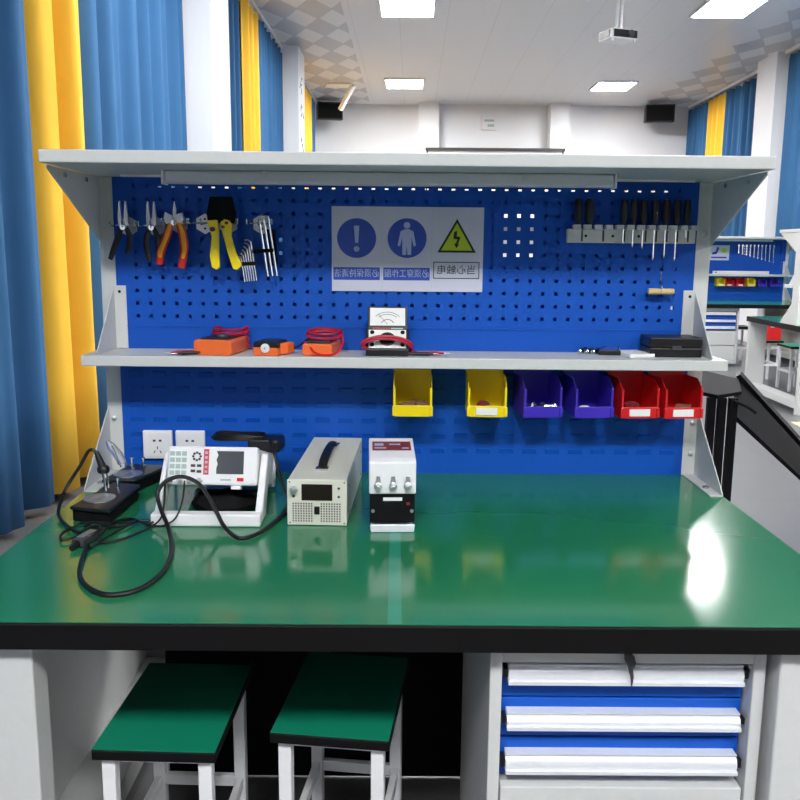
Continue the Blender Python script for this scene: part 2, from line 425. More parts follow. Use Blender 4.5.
    # louvred lower panel
    b = bm_(); box(b, -.76, .76, -.0005, .0015, .7500, 1.146)
    for r in range(8):
        z = .806+r*.0405
        for k in range(-12, 12):
            cx = .03+k*.0625+.0312*0
            if abs(cx) > .74 or (r == 7): continue
            w = .0215
            v = [(cx-w+.003, -.0005, z+.0155), (cx+w-.003, -.0005, z+.0155), (cx+w-.004, -.0042, z+.0135), (cx-w+.004, -.0042, z+.0135), (cx-w, -.0005, z), (cx+w, -.0005, z)]
            V = [b.verts.new(q) for q in v]
            b.faces.new((V[3], V[2], V[5], V[4])); b.faces.new((V[0], V[3], V[4])); b.faces.new((V[1], V[5], V[2])); b.faces.new((V[0], V[1], V[2], V[3]))
    box(b, -.76, .76, -.003, -.0005, 1.143, 1.148)
    part('louvred_panel', b, 'panelblue', t, label='blue louvred sheet behind the bins')
    part('middle_shelf', box(bm_(), -.803, .803, -.17, -.004, 1.060, 1.0865), 'steel', t, .002)
    part('top_shelf', box(bm_(), -.803, .803, -.361, .16, 1.531, 1.559), 'steel', t, .003)
    part('cable_strip', box(bm_(), -.72, .73, -.06, -.045, 1.526, 1.531), 'white', t)
    tl = part('tube_light', box(bm_(), -.571, .487, -.215, -.175, 1.500, 1.5305), 'tubelight', t, .006, label='unlit white tube light under the shelf')
    b = bm_(); box(b, -.576, -.571, -.217, -.173, 1.498, 1.5305); box(b, .487, .492, -.217, -.173, 1.498, 1.5305); part('end_cap', b, 'white', tl)
    b = bm_(); box(b, -.34, -.33, -.219, -.213, 1.514, 1.5305); box(b, .27, .28, -.219, -.213, 1.514, 1.5305); part('clip', b, 'satin', tl)
    return t
bench = make_bench('large workbench with green top, blue pegboard and grey shelves in the foreground')

# drawer cabinet under the desk
def make_cabinet(label):
    t = thing('drawer_cabinet', label, 'drawer cabinet', (.378, -.93, 0))
    b = bm_(); w = .236
    box(b, -w, -.215, 0, .55, .03, .70); box(b, .215, w, 0, .55, .03, .70)
    box(b, -.215, .215, 0, .55, .659, .70); box(b, -.215, .215, 0, .55, .03, .06); box(b, -.215, .215, .53, .55, .06, .672)
    part('body', b, 'steel', t, .002)
    for d0, d1, z0, z1 in ((.580, .657, .616, .648), (.505, .577, .531, .558), (.432, .502, .448, .480)):
        d = part('drawer', box(bm_(), -.212, .212, .034, .05, d0, d1), 'panelblue', t, .002, label='blue drawer front')
        b = bm_(); hh_ = z1-z0
        pr = [(.034, z1+.002), (.012, z1+.002), (.012, z1), (.016, z1-.003), (.010, z1-.25*hh_), (.007, z1-.5*hh_), (.009, z0+.25*hh_), (.014, z0+.008), (.003, z0+.006), (.003, z0), (.034, z0)]
        prism(b, pr, -.203, .203, 'x'); part('handle', b, 'film', d, smooth=True, label='long silver handle with film')
        for xx in (-.2115, .204): part('handle_end', box(bm_(), xx, xx+.0075, .012, .0338, z0+.010, z1-.006), 'black', d)
    part('lower_drawer', box(bm_(), -.212, .212, .004, .05, .25, .424), 'steel', t, .002, label='pale grey lower drawer front')
    part('bottom_drawer', box(bm_(), -.212, .212, .004, .05, .065, .245), 'steel', t, .002)
    return t
cab = make_cabinet('grey cabinet with three blue drawers under the foreground workbench')
b = bm_(); tube(b, [(.372, -.936, .682), (.377, -.9365, .672), (.381, -.936, .661), (.381, -.934, .650), (.384, -.934, .636), (.384, -.934, .62)], [.004, .009, .008, .004, .003, .001], 8, 3)
tag(finish('tied_film', b, 'darkgrey', smooth=True), 'dark twist of film tied at the top drawer of the foreground cabinet', 'film')

# stools
def make_stool(label):
    t = thing('stool', label, 'stool', group=None)
    s = part('seat', box(bm_(), -.114, .114, -.17, .17, .428, .449), 'blackedge', t, .003)
    part('seat_top', box(bm_(), -.113, .113, -.169, .169, .4492, .4505), 'greenseat', s, label='green seat top')
    for sx in (-1, 1):
        for sy in (-1, 1):
            b = bm_(); x0, x1 = sorted((sx*.102, sx*.077)); y0, y1 = sorted((sy*.155, sy*.13)); box(b, x0, x1, y0, y1, 0, .427)
            part('leg', b, 'white', t, .002)
    for z in (.18,):
        for sy in (-1, 1): part('stretcher', box(bm_(), -.077, .077, *sorted((sy*.15, sy*.135)), z, z+.025), 'white', t, .002)
        for sx in (-1, 1): part('stretcher', box(bm_(), *sorted((sx*.097, sx*.082)), -.13, .13, z, z+.025), 'white', t, .002)
    part('apron', box(bm_(), -.1, .1, -.15, .15, .415, .427), 'white', t)
    return t
st = make_stool('left of the two green stools under the foreground workbench'); st.location = (-.452, -.695, 0); st.rotation_euler.z = math.radians(-2)
copy_thing(st, (-.122, -.645, 0), math.radians(-7), 'right of the two green stools under the foreground workbench')

# ------------------------------------------------------------------ pegboard contents
def hook(x, z, label):
    t = thing('tool_hook', label, 'hook', (x, -.001, z), group='hexagonal tool hooks on the pegboard')
    b = bm_(); prism(b, hexa(0, 0, .026), -.003, 0, 'y'); part('plate', b, 'satin', t)
    b = bm_()
    for dz in (-.012, .012): cyl(b, (0, -.0031, dz), (0, -.0036, dz), .003, 8)
    part('hole', b, 'blackmatte', t)
    b = bm_(); tube(b, [(0, -.003, 0), (0, -.03, -.002), (0, -.05, -.002), (0, -.056, .012)], .0022, 8, 3)
    tube(b, [(-.03, -.006, .002), (.03, -.006, .002)], .0022, 8); tube(b, [(-.032, -.006, .002), (-.032, -.045, .0), (-.032, -.05, .012)], .0022, 8, 2); tube(b, [(.032, -.006, .002), (.032, -.045, 0), (.032, -.05, .012)], .0022, 8, 2)
    part('prong', b, 'chrome', t, smooth=True)
    return t
hook(-.722, 1.405, 'silver hook plate holding the leftmost black pliers')
hook(-.650, 1.405, 'silver hook plate holding the second black pliers')
hook(-.590, 1.413, 'silver hook plate behind the red and orange cutters')
hook(-.522, 1.413, 'bare silver hexagonal hook plate between cutters and yellow strippers')
hook(-.462, 1.413, 'silver hook plate behind the yellow strippers')
hook(-.374, 1.413, 'silver hexagonal hook plate holding the hex key set')

def pliers(label, loc, handL, handR, gm, jaw='needle', r=.008, tip=None, size=1., y=-.03, name='pliers'):
    t = thing(name, label, 'pliers', loc)
    b = bm_()
    if jaw == 'needle':
        for s in (-1, 1): prism(b, [(s*.001, .0), (s*.012, .0), (s*.013, .02), (s*.010, .055), (s*.0085, .062), (s*.006, .062)], y-.004, y+.004, 'y')
    else:
        for s in (-1, 1): prism(b, [(s*.001, -.002), (s*.020, -.008), (s*.026, .006), (s*.022, .022), (s*.006, .014)], y-.005, y+.005, 'y')
        prism(b, [(-.003, .008), (.004, .008), (.006, .03), (.001, .05), (-.002, .03)], y-.003, y+.003, 'y')
    part('jaws', b, 'satin', t)
    b = bm_(); cyl(b, (0, y-.008, -.004), (0, y+.006, -.004), .007, 14); part('pivot', b, 'chrome', t)
    for nm, pts in (('handle', handL), ('handle', handR)):
        b = bm_(); n_ = len(pts)
        tube(b, [(p[0], y, p[1]) for p in pts], [r*.62]+[r]*(n_-2)+[r*.75], 10, 5, ((0, 1, 0), .75))
        h = part(nm, b, gm, t, smooth=True)
        if tip:
            b = bm_(); q = [(p[0]+.0015, y-.0072, p[1]) for p in pts[:-1]]+[((pts[-1][0]+pts[-2][0])/2+.001, y-.0072, (pts[-1][1]+pts[-2][1])/2)]
            tube(b, q, [r*.4]+[r*.55]*(len(q)-2)+[r*.4], 8, 5, ((0, 1, 0), .4)); part('grip_inlay', b, tip, h, smooth=True)
    return t
pliers('leftmost pliers with black handles, hanging open in front of the upright', (-.722, -.012, 1.405), [(-.004, -.004), (-.016, -.03), (-.028, -.06), (-.038, -.085)], [(.006, -.004), (.014, -.025), (.012, -.05), (.006, -.07)], 'grip')
pliers('second pliers from the left, slim and black handled', (-.650, -.012, 1.405), [(-.004, -.004), (-.014, -.03), (-.014, -.06), (-.008, -.088)], [(.004, -.004), (.014, -.03), (.015, -.06), (.012, -.088)], 'grip')
pliers('wire cutters with red and orange handles', (-.592, -.012, 1.418), [(-.010, -.006), (-.020, -.035), (-.037, -.075), (-.042, -.110)], [(.010, -.004), (.020, -.03), (.023, -.07), (.014, -.118)], 'gripred', 'cutter', .0115, 'gripyellow', name='wire_cutters')

t = thing('wire_strippers', 'yellow handled wire strippers with black head', 'wire strippers', (-.468, -.012, 1.42)); t.scale.x = 1.2
b = bm_(); prism(b, [(-.030, -.006), (.026, -.006), (.030, .02), (.022, .06), (-.024, .06), (-.032, .02)], -.045, -.033, 'y'); part('head', b, 'blackmatte', t, .002)
b = bm_(); prism(b, [(-.030, .0), (-.008, .002), (-.005, -.03), (-.006, -.075), (-.005, -.118), (-.012, -.124), (-.022, -.118), (-.026, -.09), (-.021, -.04)], -.056, -.045, 'y'); h = part('handle', b, 'yellow', t, .003)
b = bm_(); cyl(b, (-.018, -.0575, -.022), (-.018, -.0562, -.022), .006, 12); part('pivot_pad', b, 'maroon', h)
b = bm_(); prism(b, [(-.002, -.004), (.008, .003), (.018, .0), (.022, -.012), (.021, -.04), (.030, -.08), (.042, -.112), (.032, -.124), (.023, -.122), (.012, -.08), (.002, -.03)], -.056, -.045, 'y'); h = part('handle', b, 'yellow', t, .003)
b = bm_(); cyl(b, (.004, -.0575, -.016), (.004, -.0562, -.016), .004, 12); cyl(b, (.012, -.0575, -.006), (.012, -.0562, -.006), .004, 12); part('rivet', b, 'maroon', h)

def hexkeys(label, loc, n, L, dx, dz, r, arm):
    t = thing('hex_key_set', label, 'hex keys', loc)
    for i in range(n):
        x = -i*dx; z = -i*dz; l = L-i*dz*.9
        b = bm_(); P = [(x-arm+.7*i*dx, -.045, z+.002), (x-.006, -.045, z+.002), (x-.001, -.045, z-.002), (x+.002, -.045, z-.010), (x+.014*(l/.1), -.045, z-l)]
        tube(b, P, r, 6, 3); part('key', b, 'chrome', t, smooth=True)
    b = bm_(); prism(b, [(-n*dx-.006, -L*.55), (.014, -L*.55+.003), (.014, -L*.55-.006), (-n*dx-.006, -L*.55-.009)], -.052, -.038, 'y'); part('holder', b, 'blackmatte', t)
    return t
hexkeys('larger set of chrome hex keys on the right hook', (-.352, -.004, 1.430), 3, .148, .0105, .009, .0032, .022)
hexkeys('smaller set of thin chrome hex keys beside the yellow strippers', (-.398, -.004, 1.370), 6, .100, .0050, .0085, .0018, .014)
b = bm_(); prism(b, [(-.012, 0), (.014, 0), (.02, -.09), (.0, -.095)], -.035, -.015, 'y')
tag(finish('key_pouch', b, 'blackmatte', loc=(-.352, 0, 1.40)), 'black plastic wallet behind the larger hex keys', 'holder')

# screwdriver rack
t = thing('screwdriver_rack', 'grey notched steel rack screwed to the pegboard', 'tool rack', (.585, -.001, 1.397))
part('bar', box(bm_(), -.166, .166, -.020, 0, -.024, .012), 'steel', t, .002)
for i in range(12):
    x = -.155+i*.0275; part('tab', box(bm_(), x, x+.019, -.040, -.018, .010, .022), 'steel', t, .001)
for i in range(11):
    if i in (1, 3, 5): continue
    x = -.131+i*.0275; part('groove', box(bm_(), x, x+.004, -.0212, -.0198, -.02, .009), 'darkpanel', t)
b = bm_()
for x in (-.125, -.055, .012): cyl(b, (x+.006, -.0213, -.006), (x+.006, -.0198, -.006), .0035, 10)
part('screw_hole', b, 'blackmatte', t)
SD = [(.442, 0, .010), (.470, 0, .012), (.560, .048, .010), (.585, .056, .0095), (.610, .058, .010), (.640, .088, .010), (.668, .082, .0115), (.696, .090, .0105), (.722, .03, .010)]
names = ['leftmost stubby tool with a black handle in the rack', 'second stubby tool with a black handle in the rack', 'black handled screwdriver with shortest tip below the rack', 'black screwdriver, second of the shafts showing below the rack', 'black screwdriver, third of the shafts showing below the rack',
         'black screwdriver with long shaft left of the last two long ones', 'black screwdriver with long shaft, second from the right', 'black screwdriver with the rightmost long shaft', 'black tool at the right end of the rack, next to the upright']
for (x, L, r), nm in zip(SD, names):
    t = thing('screwdriver', nm, 'screwdriver', (x, -.031, 1.419), group='screwdrivers in the rack')
    b = bm_(); lathe(b, [(r*.55, 0), (r*.6, .006), (r, .012), (r, .05), (r*.8, .064), (r*.3, .067)], seg=10); part('handle', b, 'grip', t, smooth=True)
    if L:
        b = bm_(); tube(b, [(0, 0, 0), (0, 0, -.03), (0, 0, -L+.006), (0, 0, -L)], [.0022, .0022, .0022, .0012], 8); part('shaft', b, 'chrome', t)
t = thing('wooden_toggle', 'turned wooden handle hanging from a wire on the pegboard', 'handle', (.667, -.03, 1.250))
b = bm_(); lathe(b, [(.004, -.034), (.0075, -.033), (.0085, -.02), (.0078, -.002), (.0066, 0), (.0078, .002), (.0085, .02), (.0075, .033), (.004, .034)], R=Matrix.Rotation(PI/2, 3, 'Y'), seg=14); part('grip', b, 'wood', t, smooth=True)
b = bm_(); tube(b, [(0, -.0078, 0), (.0, -.004, .014), (-.001, .005, .03), (0, .01, .05), (-.001, .028, .056)], .0014, 6, 3); part('wire', b, 'chrome', t)

# safety sign
t = thing('safety_sign', 'white sheet with two blue round symbols and a yellow warning triangle', 'sign', (0, -.0016, 0))
part('sheet', box(bm_(), -.193, .203, -.0012, 0, 1.243, 1.461), 'signwhite', t)
ys = -.0016
b = bm_(); prism(b, circ(-.128, 1.380, .051, 40), ys, -.0011, 'y'); part('blue_disc', b, 'signblue', t)
b = bm_(); prism(b, [(-.135, 1.412), (-.121, 1.412), (-.124, 1.368), (-.132, 1.368)], ys-.0005, ys-.0001, 'y'); prism(b, circ(-.128, 1.352, .0075, 20), ys-.0005, ys-.0001, 'y'); part('exclamation_mark', b, 'signpale', t)
b = bm_(); prism(b, circ(.0035, 1.381, .051, 40), ys, -.0011, 'y'); part('blue_disc', b, 'signblue', t)
b = bm_(); c0 = .003; q = lambda P: [(c0+x, z) for x, z in P]
prism(b, circ(c0, 1.414, .0085, 16), ys-.0005, ys-.0001, 'y')
prism(b, q([(-.006, 1.404), (.006, 1.404), (.017, 1.398), (.024, 1.362), (.018, 1.360), (.012, 1.383), (.012, 1.366), (.0115, 1.338), (.002, 1.338), (0, 1.362), (-.002, 1.338), (-.0115, 1.338), (-.012, 1.366), (-.012, 1.383), (-.018, 1.360), (-.024, 1.362), (-.017, 1.398)]), ys-.0005, ys-.0001, 'y')
part('overall_figure', b, 'signpale', t)
b = bm_(); prism(b, [(.083, 1.345), (.184, 1.345), (.1335, 1.432)], ys, -.0011, 'y'); part('triangle_border', b, 'signblack', t)
b = bm_(); prism(b, [(.0925, 1.3505), (.1745, 1.3505), (.1335, 1.4215)], ys-.0005, ys-.0001, 'y'); part('triangle', b, 'signyellow', t)
b = bm_(); prism(b, [(.126, 1.398), (.134, 1.401), (.133, 1.387), (.143, 1.385), (.136, 1.366), (.1405, 1.367), (.132, 1.356), (.1265, 1.369), (.131, 1.368), (.1345, 1.379), (.1245, 1.381)], ys-.001, ys-.0006, 'y'); part('lightning_bolt', b, 'signblack', t)
for x0, x1, s_, cx in ((-.189, -.067, '必须保持清洁', -.128), (-.058, .064, '必须穿工作服', .003)):
    part('caption_bar', box(bm_(), x0, x1, ys, -.0011, 1.272, 1.305), 'signblue', t)
    part('caption_text', text_bm(s_, .0225, cx, ys-.0004, 1.2885, True, .88, .0002), 'signpale', t)
b = bm_(); x0, x1, z0, z1 = .073, .194, 1.277, 1.321
for a in ((x0, x1, z0, z0+.0022), (x0, x1, z1-.0022, z1), (x0, x0+.0022, z0+.0022, z1-.0022), (x1-.0022, x1, z0+.0022, z1-.0022)): box(b, a[0], a[1], ys, -.0011, a[2], a[3])
part('caption_frame', b, 'signblack', t)
part('caption_text', text_bm('当心触电', .026, .1335, ys-.0004, 1.299, True, 1.0, .0002), 'signblack', t)
for x in (-.0625, .068): part('sheet_joint', box(bm_(), x, x+.0006, -.0014, -.0011, 1.243, 1.461), 'keygrey', t)

# wall sockets
def socket(x, label):
    t = thing('socket', label, 'socket', (x, -.001, .826), group=None)
    part('plate', box(bm_(), -.0395, .0395, -.012, 0, -.039, .039), 'white', t, .003)
    part('face', box(bm_(), -.033, .033, -.0135, -.012, -.032, .032), 'white', t, .001)
    b = bm_()
    for dx in (-.008, .008): box(b, dx-.0035, dx+.0035, -.0142, -.0134, .009, .0145)
    for dx, dz, a in ((0, -.008, .0), (-.008, -.019, .5), (.008, -.019, -.5)):
        R = Matrix.Translation((dx, 0, dz)) @ Matrix.Rotation(a, 4, 'Y'); box(b, -.0012, .0012, -.0142, -.0134, -.004, .004, R)
    part('pin_slot', b, 'darkgrey', t); return t
socket(-.665, 'left of the two white wall sockets'); socket(-.577, 'right of the two white wall sockets')

# ------------------------------------------------------------------ bins
def make_bin(xf, xb, m, label, lab, first=None):
    t = thing('parts_bin', label, 'storage bin', ((xf+xb)/2, -.0125, .932), group=None)
    t.rotation_euler.z = math.atan2(xf-xb, .115)
    w = .0495; th = .0025; b = bm_()
    # floor, back, front lip, tapering sides
    prism(b, [(-w*.93, 0), (w*.93, 0), (w*.93, th), (-w*.93, th)], -.118, -.002, 'y')
    box(b, -w, w, -.005, -.002, 0, .100)
    prism(b, [(-w*.94, 0), (w*.94, 0), (w, .029), (-w, .029)], -.121, -.117, 'y')
    for s in (-1, 1):
        prism(b, [(-.117, .0), (-.002, .0), (-.002, .100), (-.085, .100), (-.112, .080), (-.117, .029)], *sorted((s*w, s*(w-th))), 'x')
        prism(b, [(s*w, .028), (s*(w-.006), .028), (s*(w-.006), .074), (s*w, .078)], -.121, -.113, 'y')
    for s in (-1, 1): box(b, *sorted((s*(w+.002), s*(w-.006))), -.124, -.118, .002, .027)
    part('tray', b, m, t, .0012)
    part('hanging_lip', box(bm_(), -w, w, -.006, .001, .100, .106), m, t)
    if lab: part('label_card', box(bm_(), -.028, .026, -.1235, -.121, .006, .024), 'label', t)
    return t
def loc_in(bin_, x, y, z): return bin_.matrix_basis @ Vector((x, y, z))
BINS = [(.021, .022, 'yellow', 'leftmost yellow bin, holding brown wooden pieces', False), (.212, .215, 'yellow', 'yellow bin with white label, right of the first yellow bin', True),
        (.346, .360, 'purple', 'left purple bin, holding metal screws', False), (.477, .497, 'purple', 'right purple bin, beside the red bins', False),
        (.594, .586, 'red', 'left red bin with white label', True), (.705, .689, 'red', 'right red bin with white label, next to the upright', True)]
bins = []
for xf, xb, m, l, lb in BINS:
    if xf > .55: xb = xf-.03
    bins.append(make_bin(xf, xb if xf < .3 else xf-.012, m, l, lb))
def nub(bi, x, y, s, m, lab, cat, name):
    s *= 1.55; p = loc_in(bins[bi], x*.85, y, .0030+s*.5+(.012 if nub.n % 2 else .002)); nub.n += 1
    b = bm_()
    if name == 'wood_block': box(b, -s, s, -s*.7, s*.7, -s*.5, s*.5, Matrix.Rotation(random.uniform(-.7, .7), 4, 'Z'))
    elif name == 'screw': lathe(b, [(s*.3, -s*1.2), (s*.3, s*.6), (s*.8, s*.62), (s*.7, s)], R=Matrix.Rotation(PI/2, 3, 'Y') @ Matrix.Rotation(random.random()*3, 3, 'X'), seg=8); p.z += s*.3
    else: lathe(b, [(s*.4, -s*.5), (s, -s*.3), (s, s*.3), (s*.5, s*.6)], seg=10)
    o = finish(name, b, m, loc=p); tag(o, lab, cat, 'loose parts: '+lab)
nub.n = 0
for x, y in ((-.03, -.085), (-.012, -.095), (.008, -.09), (.03, -.095), (-.02, -.05), (.015, -.055)): nub(0, x, y, .011, 'cardbrown', 'brown block lying in the leftmost yellow bin', 'wooden piece', 'wood_block')
for x, y in ((-.02, -.09), (-.008, -.07)): nub(1, x, y, .011, 'maroon', 'dark red round part in the labelled yellow bin', 'small part', 'round_part')
nub(1, .010, -.095, .012, 'teal', 'pale teal round part in the labelled yellow bin', 'small part', 'round_part')
for x, y in ((-.03, -.09), (-.015, -.07), (.0, -.09), (.02, -.08), (.03, -.1)): nub(2, x, y, .009, 'chrome', 'metal screw lying in the left purple bin', 'screw', 'screw')
nub(3, -.02, -.095, .013, 'label', 'whitish round part in the right purple bin', 'small part', 'round_part')
nub(4, -.01, -.08, .013, 'maroon', 'dark red round part in the left red bin', 'small part', 'round_part')
for x, y in ((-.02, -.085), (.012, -.095)): nub(5, x, y, .011, 'cardbrown', 'pale brown block in the right red bin', 'wooden piece', 'wood_block')

# ------------------------------------------------------------------ things on the middle shelf
SZ = 1.087
t = thing('multimeter', 'orange multimeter at the left with dark red leads wound around it', 'multimeter', (-.466, -.06, SZ), math.radians(-9))
b = bm_(); prism(b, [(-.05, .004), (-.046, 0), (.046, 0), (.05, .004), (.05, .034), (.044, .038), (-.044, .038), (-.05, .034)], -.092, .045, 'y'); part('holster', b, 'orange', t, .003)
part('face', box(bm_(), -.038, .038, -.075, .04, .037, .041), 'black', t, .002)
b = bm_(); lathe(b, [(.016, 0), (.014, .006)], (0, -.02, .041)); part('dial', b, 'darkgrey', t)
b = bm_(); box(b, -.042, -.03, -.094, -.08, .0, .005); box(b, .03, .042, -.094, -.08, .0, .005); part('foot', b, 'orange', t)
def leadwrap(name, label, cx, cy, rx, ry, z0, mat_, turns=3, r=.003, extra=None, tilt=0.):
    P = []
    for i in range(int(turns*14)+1):
        a = 2*PI*i/14; k = 1+.06*math.sin(a*.7+1)
        P.append((cx+rx*k*math.cos(a), cy+ry*k*math.sin(a), z0+.004*math.sin(a*.31)+.0035*(i//14)+tilt*math.sin(a)))
    if extra: P += extra
    b = bm_(); tube(b, P, r, 7, 2); o = finish(name, b, mat_, smooth=True); return tag(o, label, 'cable')
leadwrap('test_lead', 'dark red test leads coiled on the leftmost orange multimeter', -.458, -.025, .044, .036, SZ+.0445, 'darkred', 4, .0034, tilt=.003)
b = bm_(); tube(b, [(-.408, -.07, SZ+.04), (-.406, -.06, SZ+.02), (-.404, -.03, SZ+.008), (-.41, -.014, SZ+.008)], .0035, 7, 4)
tag(finish('test_lead', b, 'darkred', smooth=True), 'red lead falling behind the leftmost orange multimeter', 'cable')
def probe(P0, P1, m, label):
    P0 = Vector(P0); P1 = Vector(P1); t = thing('test_probe', label, 'test probe', P1)
    d = (P0-P1)
    b = bm_(); tube(b, [d*.18, d*.3, d*.34, d*.8, d], [.0025, .0035, .005, .0042, .003], 10); part('grip', b, m, t, smooth=True)
    b = bm_(); tube(b, [d*0, d*.05, d*.2], [.0006, .0013, .0013], 8); part('tip', b, 'satin', t)
probe((-.515, -.115, SZ+.006), (-.600, -.160, SZ+.006), 'darkred', 'red test probe pointing left from the leftmost multimeter')
probe((-.505, -.140, SZ+.006), (-.578, -.172, SZ+.006), 'black', 'black test probe pointing left from the leftmost multimeter')
# voltage tester with round white dial
t = thing('voltage_tester', 'small orange and black tester with a round white disc on its end', 'tester', (-.338, -.105, SZ), math.radians(-14))
b = bm_(); prism(b, [(-.034, .003), (-.03, 0), (.03, 0), (.034, .003), (.034, .020), (-.034, .020)], -.045, .03, 'y'); part('lower_case', b, 'orange', t, .002)
b = bm_(); prism(b, [(-.034, .0202), (.034, .0202), (.032, .032), (.026, .036), (-.026, .036), (-.032, .032)], -.045, .03, 'y'); part('upper_case', b, 'black', t, .002)
b = bm_(); lathe(b, [(.0115, 0), (.0115, .0035), (.009, .0045)], (0, -.0452, .019), Matrix.Rotation(PI/2, 3, 'X')); part('white_disc', b, 'white', t, smooth=True)
b = bm_(); lathe(b, [(.003, .0046), (.003, .0052)], (0, -.0452, .019), Matrix.Rotation(PI/2, 3, 'X'), 10); part('disc_centre', b, 'keygrey', t)
b = bm_(); prism(b, [(.026, -.04), (.046, -.01), (.052, .02), (.030, .03)], .002, .030, 'z'); part('side_trigger', b, 'orange', t, .003)
b = bm_(); tube(b, [(-.292, -.10, SZ+.014), (-.285, -.095, SZ+.014), (-.272, -.085, SZ+.018), (-.26, -.07, SZ+.028), (-.24, -.05, SZ+.04)], [.005, .004, .0028, .0028, .0028], 8, 3)
tag(finish('test_lead', b, 'black', smooth=True), 'black lead joining the small tester to the second orange multimeter', 'cable')
# second multimeter
t = thing('multimeter', 'second orange multimeter, tangled in loose red leads, beside the analogue meter', 'multimeter', (-.213, -.075, SZ), math.radians(-6))
b = bm_(); prism(b, [(-.038, .004), (-.034, 0), (.034, 0), (.038, .004), (.038, .026), (.034, .030), (-.034, .030), (-.038, .026)], -.072, .065, 'y'); part('holster', b, 'orange', t, .003)
R = Matrix.Rotation(math.radians(8), 4, 'X')
part('face', box(bm_(), -.03, .03, -.058, .055, .0285, .0365), 'black', t, .002)
b = bm_(); lathe(b, [(.014, 0), (.012, .005)], (0, -.01, .0365)); part('dial', b, 'darkgrey', t)
leadwrap('test_lead', 'red test leads looped over the second orange multimeter', -.208, -.070, .044, .038, SZ+.0425, 'darkred', 4, .003, tilt=.006)
b = bm_(); tube(b, [(-.26, -.08, SZ+.03), (-.245, -.13, SZ+.028), (-.225, -.156, SZ+.010), (-.20, -.160, SZ+.004), (-.17, -.156, SZ+.010), (-.158, -.12, SZ+.03), (-.162, -.08, SZ+.045)], .0028, 8, 4)
tag(finish('test_lead', b, 'red', smooth=True), 'thin red lead drooping across the front of the second orange multimeter', 'cable')
# analogue meter
t = thing('analogue_meter', 'black analogue meter standing upright with a white needle scale', 'analogue meter', (-.045, -.095, SZ)); t.scale = (1.1, 1, .96)
part('base', box(bm_(), -.049, .049, -.043, .03, 0, .018), 'black', t, .002)
Rt = Matrix.Translation((0, -.040, .018)) @ Matrix.Rotation(math.radians(-32), 4, 'X')
part('lower_case', box(bm_(), -.049, .049, 0, .026, 0, .06, Rt), 'black', t, .002)
part('control_plate', box(bm_(), -.043, .043, -.0015, 0, .003, .056, Rt), 'label', t)
b = bm_(); lathe(b, [(.019, 0), (.018, .006), (.008, .007)], R=(Rt.to_3x3() @ Matrix.Rotation(PI/2, 3, 'X')), c=Rt @ Vector((0, -.0015, .028))); part('range_knob', b, 'black', t)
b = bm_()
for x, z in ((-.035, .012), (.035, .012), (-.035, .048), (.035, .048)): lathe(b, [(.005, 0), (.005, .004)], c=Rt @ Vector((x, -.0015, z)), R=(Rt.to_3x3() @ Matrix.Rotation(PI/2, 3, 'X')), seg=10)
part('jack', b, 'blackmatte', t)
Ru = Matrix.Translation((0, -.006, .062)) @ Matrix.Rotation(math.radians(-14), 4, 'X')
part('meter_case', box(bm_(), -.046, .046, 0, .03, 0, .066, Ru), 'black', t, .002)
s_ = part('scale_card', box(bm_(), -.0405, .0405, -.0015, 0, .015, .062, Ru), 'label', t)
b = bm_()
for rad, a0, a1 in ((.034, 40, 140), (.028, 45, 135), (.014, 20, 160)):
    P = [Ru @ Vector((rad*1.05*math.cos(math.radians(a)), -.0018, .017+rad*math.sin(math.radians(a)))) for a in range(a0, a1+1, 10)]
    tube(b, P, .0006 if rad > .02 else .0009, 4)
tube(b, [Ru @ Vector((0, -.002, .018)), Ru @ Vector((-.022, -.002, .046))], .0005, 4); part('scale_marks', b, 'darkgrey', s_)
b = bm_()
for i, x in enumerate([-.034+.006*j for j in range(7)]): box(b, x, x+.004, -.0008, 0, .005, .009, Ru)
part('red_print', b, 'labelred', t)
b = bm_(); box(b, .008, .036, -.0008, 0, .005, .009, Ru); part('white_print', b, 'keygrey', t)
b = bm_()
P = [(-.09, -.13, SZ+.018), (-.108, -.142, SZ+.026), (-.102, -.146, SZ+.040), (-.07, -.147, SZ+.050), (-.03, -.146, SZ+.050), (.0, -.142, SZ+.042), (.018, -.13, SZ+.028), (.014, -.115, SZ+.016), (.012, -.10, SZ+.009), (.03, -.10, SZ+.006)]
tube(b, P, .0035, 8, 4); tube(b, [(p[0]*.97-.002, p[1]-.002, p[2]-.006) for p in P[1:8]], .0035, 8, 4)
tag(finish('test_lead', b, 'darkred', smooth=True), 'dark red lead wrapped around the waist of the analogue meter', 'cable')
probe((.010, -.118, SZ+.006), (.118, -.112, SZ+.006), 'darkred', 'dark red test probe pointing right from the analogue meter')
probe((.008, -.130, SZ+.006), (.085, -.128, SZ+.006), 'black', 'black test probe pointing right from the analogue meter')
